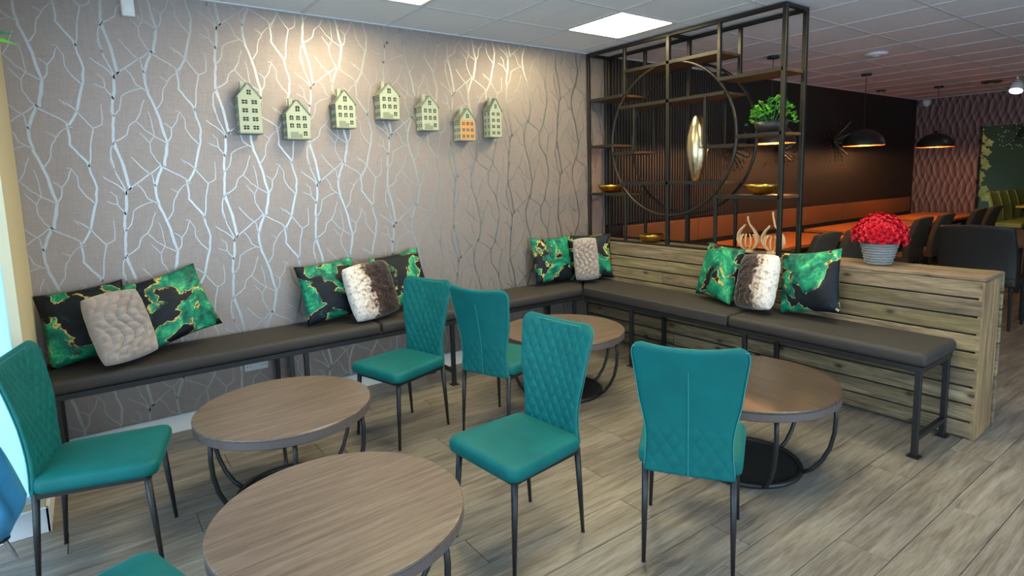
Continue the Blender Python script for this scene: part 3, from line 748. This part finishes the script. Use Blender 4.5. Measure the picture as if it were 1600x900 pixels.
# ================================================================== THINGS ON THE SHELF FRAME AND PARTITION
t = thing('vase', 'tall slim hammered silver and gold vase inside the ring', 'vase', (3.93, 2.885, 1.4365))
obj('vase_body', lathe([(.0, 0), (.028, 0), (.036, .02), (.058, .09), (.078, .19), (.084, .26), (.078, .34), (.06, .43), (.038, .49), (.026, .505), (.024, .508), (.02, .50), (.0, .47)], 32), M['vase'], t, smooth=True)
def bowl(label, x, y, z, r, h):
    t = thing('decorative_bowl', label, 'bowl', (x, y, z), group='hammered gold bowls')
    p = [(0, 0), (r*.45, 0), (r*.72, h*.25), (r*.93, h*.7), (r, h), (r*.975, h), (r*.9, h*.72), (r*.68, h*.3), (r*.4, h*.08), (0, h*.06)]
    obj('bowl_body', lathe(p, 36), M['gold'], t, smooth=True)
bowl('shallow gold bowl on the left shelf beside the wallpaper', 3.955, 3.835, 1.3415, .125, .068)
bowl('wide gold bowl on the right lower shelf under the potted plant', 3.955, 2.345, 1.3325, .125, .075)
bowl('gold bowl standing on the partition top inside the frame', 3.975, 3.38, .9085, .115, .068)
t = thing('potted_plant', 'leafy green plant in a dark bowl on the right shelf', 'plant', (3.95, 2.285, 1.7645))
obj('pot', lathe([(0, 0), (.07, 0), (.10, .03), (.115, .075), (.107, .075), (.09, .06), (0, .06)], 28), M['charcoal'], t, smooth=True)
def leafquad(c, d, n_, L_, w_):
    c, d, n_ = Vector(c), Vector(d).normalized(), Vector(n_); s = d.cross(n_).normalized(); n2 = s.cross(d)
    V = [c, c + d*L_*.45 + s*w_/2 + n2*.003, c + d*L_, c + d*L_*.45 - s*w_/2 + n2*.003, c + d*L_*.5 - n2*.004]
    return V, [(0, 1, 4), (1, 2, 4), (2, 3, 4), (3, 0, 4)]
P1, P2, st = [], [], []
for i in range(120):
    a = R.uniform(0, 2*PI); q = R.random()**.5; rr = .16*q
    c = Vector((rr*math.cos(a)*.75, rr*math.sin(a), .085 + (.15*(1-q*q)) * (1 + .25*math.cos(a)) + R.uniform(-.03, .03)))
    for k in range(3):
        d = Vector((math.cos(a) + R.uniform(-1, 1), math.sin(a) + R.uniform(-1, 1), R.uniform(-.2, .9)))
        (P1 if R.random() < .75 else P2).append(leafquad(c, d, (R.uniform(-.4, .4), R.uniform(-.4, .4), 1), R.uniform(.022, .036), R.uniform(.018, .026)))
    if i % 8 == 0: st.append(tube([(0.02*math.cos(a), .02*math.sin(a), .055), (rr*.4*math.cos(a), rr*.4*math.sin(a), .1), tuple(c)], .002, 4))
obj('leaves', join(*P1), M['leaf'], t, recalc=False)['kind'] = 'stuff'
obj('shaded_leaves', join(*P2), M['dark_leaf'], t, recalc=False)['kind'] = 'stuff'  # darker green paints shade into a random share of the leaves
obj('stems', join(*st), M['dark_leaf'], t)
# carved wooden ornaments
def onion(label, x, y, rz, flip, hs):
    t = thing('carved_ornament', label, 'ornament', (x, y, .9075), rz, 'carved slatted wooden ornaments')
    obj('base', lathe([(0, 0), (.042, 0), (.042, .010), (.03, .016), (0, .016)], 20), M['ornament_wood'], t)
    def rib(n, prof, ang, w=.0055):
        pts = [(r_*math.cos(ang), r_*math.sin(ang), z) for r_, z in prof]
        return obj(n, tube(pts, w, 6, flat=.7), M['ornament_wood'], t, smooth=True)
    short = [(.02, .012), (.045, .03), (.062, .06), (.064, .09), (.052, .115), (.036, .128)]
    for k in range(9): rib('slat', short, math.radians(20 + 35*k))
    horn = [(.022, .012), (.06, .04), (.082, .085), (.078, .13), (.058, .165), (.036, .185), (.028, .20)]
    for da in (-12, 0, 12): rib('horn_slat', horn, math.radians(90*flip + da), .006)
    for j, da in enumerate((-11, 0, 11)):
        neck = [(.025, .012), (.062, .035), (.082, .075), (.074, .12), (.045, .165), (.012, .20), (-.004, .235*hs), (-.006, .262*hs)]
        rib('neck_slat', neck, math.radians(-90*flip + da*(1.0)), .007)
    return t
onion('carved slatted wooden ornament with curved neck, left of the pair on the partition', 3.975, 2.455, 0, 1, 1.0)
onion('carved slatted wooden ornament half behind the frame post, right of the pair', 3.985, 2.265, 0, 1, 1.15)
# red flowers in a basket
t = thing('flower_basket', 'mound of red artificial flowers in a grey wicker basket on the partition', 'flowers', (3.965, 1.56, .9065))
rows_ = 8
for k in range(rows_):
    z = .010 + k*.0165; rad = .066 + .030*(k/(rows_-1))
    obj('wicker_band', tube([((rad + .0028*math.sin(i*PI/2 + (k % 2)*PI)) * math.cos(2*PI*i/40), (rad + .0028*math.sin(i*PI/2 + (k % 2)*PI)) * math.sin(2*PI*i/40), z) for i in range(40)], .0092, 6, True), M['basket'], t, smooth=True)
obj('liner', lathe([(0, .004), (.062, .004), (.090, .135), (0, .135)], 24), M['dark_hole'], t)
V, F = [], []
for lay, (n_, rr, zz, tl) in enumerate(((7, .026, .012, .9), (6, .019, .019, .55), (5, .010, .024, .25))):
    for k in range(n_):
        a = 2*PI*k/n_ + lay*.4; d = Vector((math.cos(a), math.sin(a), 0)); s = Vector((-math.sin(a), math.cos(a), 0))
        b = len(V); V += [Vector((0, 0, .002)), d*rr*.6 + s*rr*.55 + Vector((0, 0, zz*.7)), d*rr*1.05 + Vector((0, 0, zz)), d*rr*.6 - s*rr*.55 + Vector((0, 0, zz*.7))]
        F += [(b, b+1, b+2, b+3)]
bl = mesh('blossom', V, F, M['red'])
n_b = 105
for i in range(n_b):
    ph = PI*(3-math.sqrt(5))*i; u = (i+.5)/n_b; th = math.acos(1 - u*1.12)
    d = Vector((math.sin(th)*math.cos(ph), math.sin(th)*math.sin(ph), math.cos(th)))
    rr = .118 + R.uniform(-.006, .008)
    o = inst('blossom', bl, t, Vector((d.x*rr*1.12, d.y*rr*1.12, .165 + d.z*rr*1.12)) , scale=[R.uniform(.8, 1.15)]*3)
    o.rotation_euler = d.to_track_quat('Z', 'Y').to_euler()
obj('flower_core', lathe([(0, .12), (.09, .13), (.118, .16), (.112, .21), (.085, .255), (.04, .28), (0, .285)], 20), M['red'], t, smooth=True)

# ================================================================== SMALL WALL THINGS
t = thing('power_socket', 'white double power socket on the wallpaper under the bench', 'socket', (.82, WY, .29))
obj('plate', box(-.073, .073, -.009, 0, 0, .062*1.35), M['plastic'], t, bevel=.003)
for s in (-1, 1):
    obj('switch', box(s*.016-.007, s*.016+.007, -.012, -.008, .052, .068), M['plastic'], t, bevel=.001, seg=1)
    obj('pin_holes', join(box(s*.045-.003, s*.045+.003, -.0095, -.008, .050, .058), box(s*.045-.014, s*.045-.006, -.0095, -.008, .028, .032), box(s*.045+.006, s*.045+.014, -.0095, -.008, .028, .032)), M['dark_hole'], t)
t = thing('motion_sensor', 'small white box sensor high on the wallpaper near the ceiling', 'sensor', (.305, WY, 2.452))
obj('housing', prism([(-.036, 0), (.036, 0), (.03, -.045), (-.03, -.045)], 0, .12), M['plastic'], t, bevel=.006)
obj('lens', box(-.02, .02, -.049, -.043, .015, .06), M['white'], t, bevel=.003)
# flower sprig by the pier
t = thing('hanging_flower', 'pink and green artificial flower sprig at the top left edge', 'flower', (-.275, 2.9, 1.975))
obj('stem', tube([(-.22, .05, .625), (-.2, .05, .45), (-.12, .02, .22), (0, 0, .1)], .004, 6), M['dark_leaf'], t)
for k, (d, mt, L_) in enumerate((((1, -.1, -.25), 'leaf', .14), ((.9, 0, .05), 'dark_leaf', .13), ((.6, -.3, -.6), 'leaf', .12), ((.3, .2, -.8), 'dark_leaf', .1))):
    V, F = leafquad((0, 0, .1), d, (0, -.6, .8), L_, .05)
    o = obj('leaf', (V, F), M[mt], t, recalc=False)
for k in range(6):
    a = k*PI/3; V, F = leafquad((0, -.01, .13), (math.cos(a), -.4, math.sin(a)), (0, -1, .1), .06, .05); obj('petal', (V, F), M['pink'], t, recalc=False)
# folded blue parasol leaning by the pier
t = thing('folded_parasol', 'folded bright blue parasol with metal tip at the left edge', 'parasol', (-.354, 3.03, 0), 0)
tilt = Vector((-.35, -.03, 1)).normalized()
def along(l, off=(0, 0, 0)): return tilt*l + Vector(off)
V, F = [], []
nn, mm = 40, 26
for j in range(mm):
    l = .135 + 1.0*j/(mm-1); rad = .035 + .085*min(1, (l-.135)/.10) + .02*min(1, max(0, l-.235)/.25) - .05*max(0, l-.55)
    for i in range(nn):
        a = 2*PI*i/nn; rr = rad*(1 + .16*math.sin(5*a + j*.15))
        V.append(along(l, (rr*math.cos(a), rr*math.sin(a), .02*math.sin(5*a))))
for j in range(mm-1):
    for i in range(nn): F.append((j*nn+i, j*nn+(i+1) % nn, (j+1)*nn+(i+1) % nn, (j+1)*nn+i))
F += [tuple(range(nn))[::-1], tuple((mm-1)*nn+i for i in range(nn))]
obj('canopy', (V, F), M['blue_cloth'], t, smooth=True)
obj('ferrule', tube([along(.10), along(.15)], [.022, .032], 12), M['charcoal'], t)
obj('tip', tube([along(.003), along(.05), along(.105)], [.004, .008, .010], 10), M['steel'], t)
obj('pole', tube([along(1.1), along(1.5)], .012, 10), M['steel'], t)

# ================================================================== DINING AREA BEHIND THE PARTITION
bq = thing('banquette', 'brown panelled banquette running along the black wall', 'banquette', (0, 0, 0))
x = 4.3; pl = None
while x < 11.2:
    if pl is None: o = obj('backrest_panel', box(0, 1.143, -.055, 0, .76, 1.0), M['brown_leather'], bq, bevel=.006, loc=(x, WY-.002, 0)); pl = o.data
    else: inst('backrest_panel', pl, bq, (x, WY-.002, 0))
    x += 1.15
obj('seat', box(4.3, 11.2, WY-.42, WY-.06, .38, .46), M['charcoal'], bq, bevel=.02)
obj('base', box(4.3, 11.2, WY-.45, WY-.002, 0, .38), M['charcoal'], bq)
obj('lower_back', box(4.3, 11.2, WY-.05, WY-.002, .46, .755), M['charcoal'], bq)
def dining_table(label, x0, x1, y0, y1, zt, mat):
    t = thing('dining_table', label, 'dining table', ((x0+x1)/2, (y0+y1)/2, 0), group='wooden dining tables')
    a, b = (x1-x0)/2, (y1-y0)/2
    obj('table_top', box(-a, a, -b, b, zt-.035, zt), mat, t, bevel=.004, seg=1)
    obj('apron', join(box(-a+.06, a-.06, -b+.06, -b+.08, zt-.10, zt-.035), box(-a+.06, a-.06, b-.08, b-.06, zt-.10, zt-.035)), M['charcoal'], t)
    for sx in (-1, 1):
        for sy in (-1, 1): obj('leg', box(sx*(a-.08)-.025, sx*(a-.08)+.025, sy*(b-.2)-.025, sy*(b-.2)+.025, 0, zt-.036), M['charcoal'], t)
ZT2 = .76
dining_table('orange lit dining table nearest the partition, below the first pendant', 5.05, 6.85, 2.95, 3.72, ZT2, M['orange_wood'])
dining_table('orange lit dining table in the middle of the row along the black wall', 7.25, 9.05, 2.95, 3.72, ZT2, M['orange_wood'])
dining_table('orange lit dining table at the far end by the wavy wallpaper', 9.45, 11.1, 2.95, 3.72, ZT2, M['orange_wood'])
dining_table('yellow lit dining table in the green room', 13.0, 14.9, 2.2, 3.0, .78, M['yellow_wood'])
def upholstered_chair(label, x, y, rz, mat, w=.44, top=.90, group='upholstered dining chairs'):
    t = thing('upholstered_chair', label, 'chair', (x, y, 0), rz, group)
    hw = w/2
    obj('seat', box(-hw, hw, -.2, .24, .40, .48), mat, t, bevel=.02, seg=3)
    # backrest: curved slab
    V, F = [], []
    nz, nx_ = 10, 8
    for sd in (1, -1):
        for j in range(nz+1):
            s = j/nz; z = .46 + (top-.46)*s
            for i in range(nx_+1):
                u = -1 + 2*i/nx_; yy = -.19 - .10*s*s + .03*u*u
                V.append((u*hw*(1 - .06*s*s) , yy + sd*.03, z - .02*u*u*s))
    n0 = (nx_+1)*(nz+1)
    for j in range(nz):
        for i in range(nx_):
            a = j*(nx_+1)+i; F.append((a, a+nx_+1, a+nx_+2, a+1)); a += n0; F.append((a, a+1, a+nx_+2, a+nx_+1))
    per = list(range(nx_+1)) + [j*(nx_+1)+nx_ for j in range(1, nz+1)] + [nz*(nx_+1)+i for i in range(nx_-1, -1, -1)] + [j*(nx_+1) for j in range(nz-1, 0, -1)]
    for i in range(len(per)): a, b = per[i], per[(i+1) % len(per)]; F.append((a, b, b+n0, a+n0))
    obj('backrest', (V, F), mat, t, smooth=True, bevel=.012, seg=2)
    for sx in (-1, 1):
        for sy in (-.16, .2): obj('leg', tube([(sx*(hw-.04), sy, .41), (sx*(hw-.03), sy*1.1, 0)], [.018, .012], 8), M['black_metal'], t)
    return t
dc = [('dark taupe dining chair directly behind the frame, first of the row', 5.5), ('dark taupe dining chair left of the red flowers, second of the row', 6.12), ('dark taupe dining chair just right of the red flowers', 7.75),
      ('dark taupe dining chair second to the right of the red flowers', 8.45), ('dark taupe dining chair near the far table, fifth of the row', 9.65), ('dark taupe dining chair farthest along the row', 10.3)]
for lab, x in dc: upholstered_chair(lab, x, 2.85, 0, M['dark_fabric'], .46, .93)
upholstered_chair('large charcoal chair with its broad back to the partition end', 6.8, 1.78, -PI/2, M['charcoal'], .60, .96, 'charcoal chairs')
dining_table('dark dining table beyond the large charcoal chair', 7.15, 8.8, 1.35, 2.15, .74, M['shelf_wood'])
gl = ['nearest yellow green chair in the green room', 'second yellow green chair in the green room', 'third yellow green chair in the green room', 'farthest yellow green chair in the green room']
for k in range(4): upholstered_chair(gl[k], 13.15 + .5*k, 3.12, PI, M['yellowgreen'], .46, 1.02, 'yellow green chairs in the green room')
# pendant lamps
def pendant(label, x, y, rad=.225, zr=1.765):
    t = thing('pendant_lamp', label, 'pendant lamp', (x, y, zr), group='black dome pendant lamps')
    H_ = CZ - zr
    obj('ceiling_rose', lathe([(0, H_), (.055, H_), (.055, H_-.022), (0, H_-.024)], 20), M['black_metal'], t)
    obj('cord', tube([(0, 0, .2), (0, 0, H_-.02)], .004, 6), M['black_metal'], t)
    pr = [(rad*math.cos(a), .195*math.sin(a)) for a in [i*PI/2/10 for i in range(11)]]
    sh = obj('shade', lathe(pr[:-1] + [(.02, .197), (.02, .225), (0, .228)], 32, caps=False), M['black_metal'], t, smooth=True, recalc=False)
    obj('lining', lathe([(p*.975, z*.95) for p, z in pr[:-1]] + [(0, .184)], 32, caps=False), M['copper_in'], t, smooth=True, recalc=False)
    obj('bulb', lathe([(0, .01), (.025, .02), (.035, .045), (.025, .07), (.014, .1), (0, .1)], 14), M['bulb'], t, smooth=True)
    d = bpy.data.lights.new('bulb_light', 'POINT'); d.energy = PENDANT_WATTS; d.color = (1, .50, .20); d.shadow_soft_size = .04
    l = bpy.data.objects.new('bulb_light', d); link(l, t); l.location = (0, 0, .03)
pendant('black dome pendant lamp seen through the frame below the potted plant', 5.54, 3.2)
pendant('black dome pendant lamp in front of the plain black wall', 7.6, 3.22)
pendant('black dome pendant lamp in front of the wavy wallpaper', 9.77, 3.19)
# sunburst ornaments on the black wall
def sunburst(label, x, y, z, rad, facing, bead, group, n=46):
    t = thing('sunburst_ornament', label, 'wall ornament', (x, y, z), facing, group)
    rods, beads = [], []
    for i in range(n):
        ph = PI*(3-math.sqrt(5))*i; u = (i+.5)/n; q = math.sqrt(u); rr = rad*R.uniform(.55, 1)
        d = Vector((math.cos(ph)*q, -.15 - .45*(1-q), math.sin(ph)*q)).normalized()*rr
        rods.append(tube([(0, -.03, 0), tuple(d + Vector((0, -.03, 0)))], .003, 4)); beads.append(xf(lathe([(0, -.011), (.008, -.008), (.011, 0), (.008, .008), (0, .011)], 8), tuple(d + Vector((0, -.03, 0)))))
    obj('hub', ([(x, -z_, y) for x, y, z_ in lathe([(0, 0), (.03, 0), (.03, .02), (0, .035)], 12)[0]], lathe([(0, 0), (.03, 0), (.03, .02), (0, .035)], 12)[1]), M['bronze_print'], t)
    obj('rods', join(*rods), M['bronze_print'], t)['kind'] = 'stuff'
    obj('bead_tips', join(*beads), bead, t)['kind'] = 'stuff'
sunburst('dark beaded sunburst ornament on the black wall between the pendants', 8.45, WY - .012, 1.88, .33, 0, M['bronze_print'], 'sunburst ornaments on the black wall')
sunburst('dark beaded sunburst ornament on the black wall seen through the ring', 6.05, WY - .012, 1.75, .26, 0, M['bronze_print'], 'sunburst ornaments on the black wall')
sunburst('dark beaded sunburst ornament on the black wall under the plant shelf', 7.1, WY - .012, 1.75, .26, 0, M['bronze_print'], 'sunburst ornaments on the black wall')
sunburst('bright beaded starburst ornament on the green wall', 15.17, 3.55, 2.08, .36, -PI/2, M['bead'], 'starburst ornaments in the green room')
# orchids by the opening
t = thing('orchid_spray', 'tall spray of pale yellow orchids inside the green room opening', 'flowers', (12.1, 3.28, 0))
obj('floor_vase', lathe([(0, 0), (.09, 0), (.12, .2), (.10, .5), (.06, .72), (.05, .75), (.04, .7), (0, .6)], 24), M['charcoal'], t, smooth=True)
sp = [(0, 0, .7), (.02, .02, 1.2), (.0, .05, 1.7), (-.02, .02, 2.1)]
obj('stem', tube(sp, .008, 6), M['dark_leaf'], t)
V, F = [], []
for k in range(5):
    a = 2*PI*k/5; v_, f_ = leafquad((0, 0, 0), (math.cos(a), -.25, math.sin(a)), (0, -1, 0), .075, .07); b = len(V); V += v_; F += [tuple(i+b for i in q) for q in f_]
om = mesh('orchid_bloom', V, F, M['orchid'])
for k in range(16):
    z = .95 + .075*k; inst('orchid_bloom', om, t, (R.uniform(-.08, .02), R.uniform(-.09, .05), z), (R.uniform(-.3, .3), R.uniform(-.3, .3), R.uniform(-1.9, -1.0)))
# ceiling odds and ends
for (lab, nm, cat, x, y, r_) in (('white round ceiling detector behind the frame', 'ceiling_detector', 'detector', 6.32, 2.6, .1), ('small dark round ceiling fitting near the black wall', 'ceiling_fitting', 'fitting', 9.38, 3.77, .06), ('flat round ceiling fitting by the wavy wallpaper', 'ceiling_fitting', 'fitting', 9.91, 2.64, .11)):
    t = thing(nm, lab, cat, (x, y, CZ - .004)); obj('body', lathe([(0, 0), (r_, 0), (r_, -.012), (r_*.85, -.022), (0, -.026)], 24), M['plastic'] if 'white' in lab else M['dark_fabric'], t, smooth=True)
    obj('lens', lathe([(0, -.026), (r_*.3, -.026), (r_*.25, -.032), (0, -.034)], 16), M['plastic'], t)
t = thing('security_camera', 'small white camera at the far ceiling corner', 'camera', (11.33, 3.86, 2.52)); obj('body', lathe([(0, -.05), (.045, -.035), (.06, 0), (.06, .06), (0, .06)], 18), M['plastic'], t, smooth=True); obj('mount', box(-.02, .068, -.02, .02, .01, .05), M['plastic'], t)
t = thing('ceiling_spotlight', 'bright white tilted spotlight at the right edge of the far ceiling', 'spotlight', (9.7, 2.32, CZ - .004))
obj('bracket', tube([(0, 0, 0), (0, 0, -.08)], .012, 8), M['white'], t)
obj('housing', xf(lathe([(0, .08), (.06, .08), (.075, -.06), (.07, -.06), (.06, 0), (0, .0)], 20), (0, 0, -.13), ry=.5), M['white'], t, smooth=True)
obj('lamp_face', xf(lathe([(0, -.045), (.068, -.045), (0, -.05)], 20), (0, 0, -.13), ry=.5), M['spot'], t)
# a warm lamp that lights the green room
t = thing('ceiling_downlight', 'warm ceiling downlight in the green room', 'downlight', (12.2, 3.5, 2.618))
obj('trim_ring', lathe([(.05, 0), (.07, 0), (.07, -.01), (.05, -.01)], 24), M['white'], t); obj('lens', lathe([(0, -.004), (.05, -.004), (.05, -.008), (0, -.008)], 20), M['bulb'], t)
d = bpy.data.lights.new('downlight_beam', 'POINT'); d.energy = 26; d.color = (1, .78, .32); d.shadow_soft_size = .05
l = bpy.data.objects.new('downlight_beam', d); link(l, t); l.location = (0, 0, -.06)
bpy.context.view_layer.update()
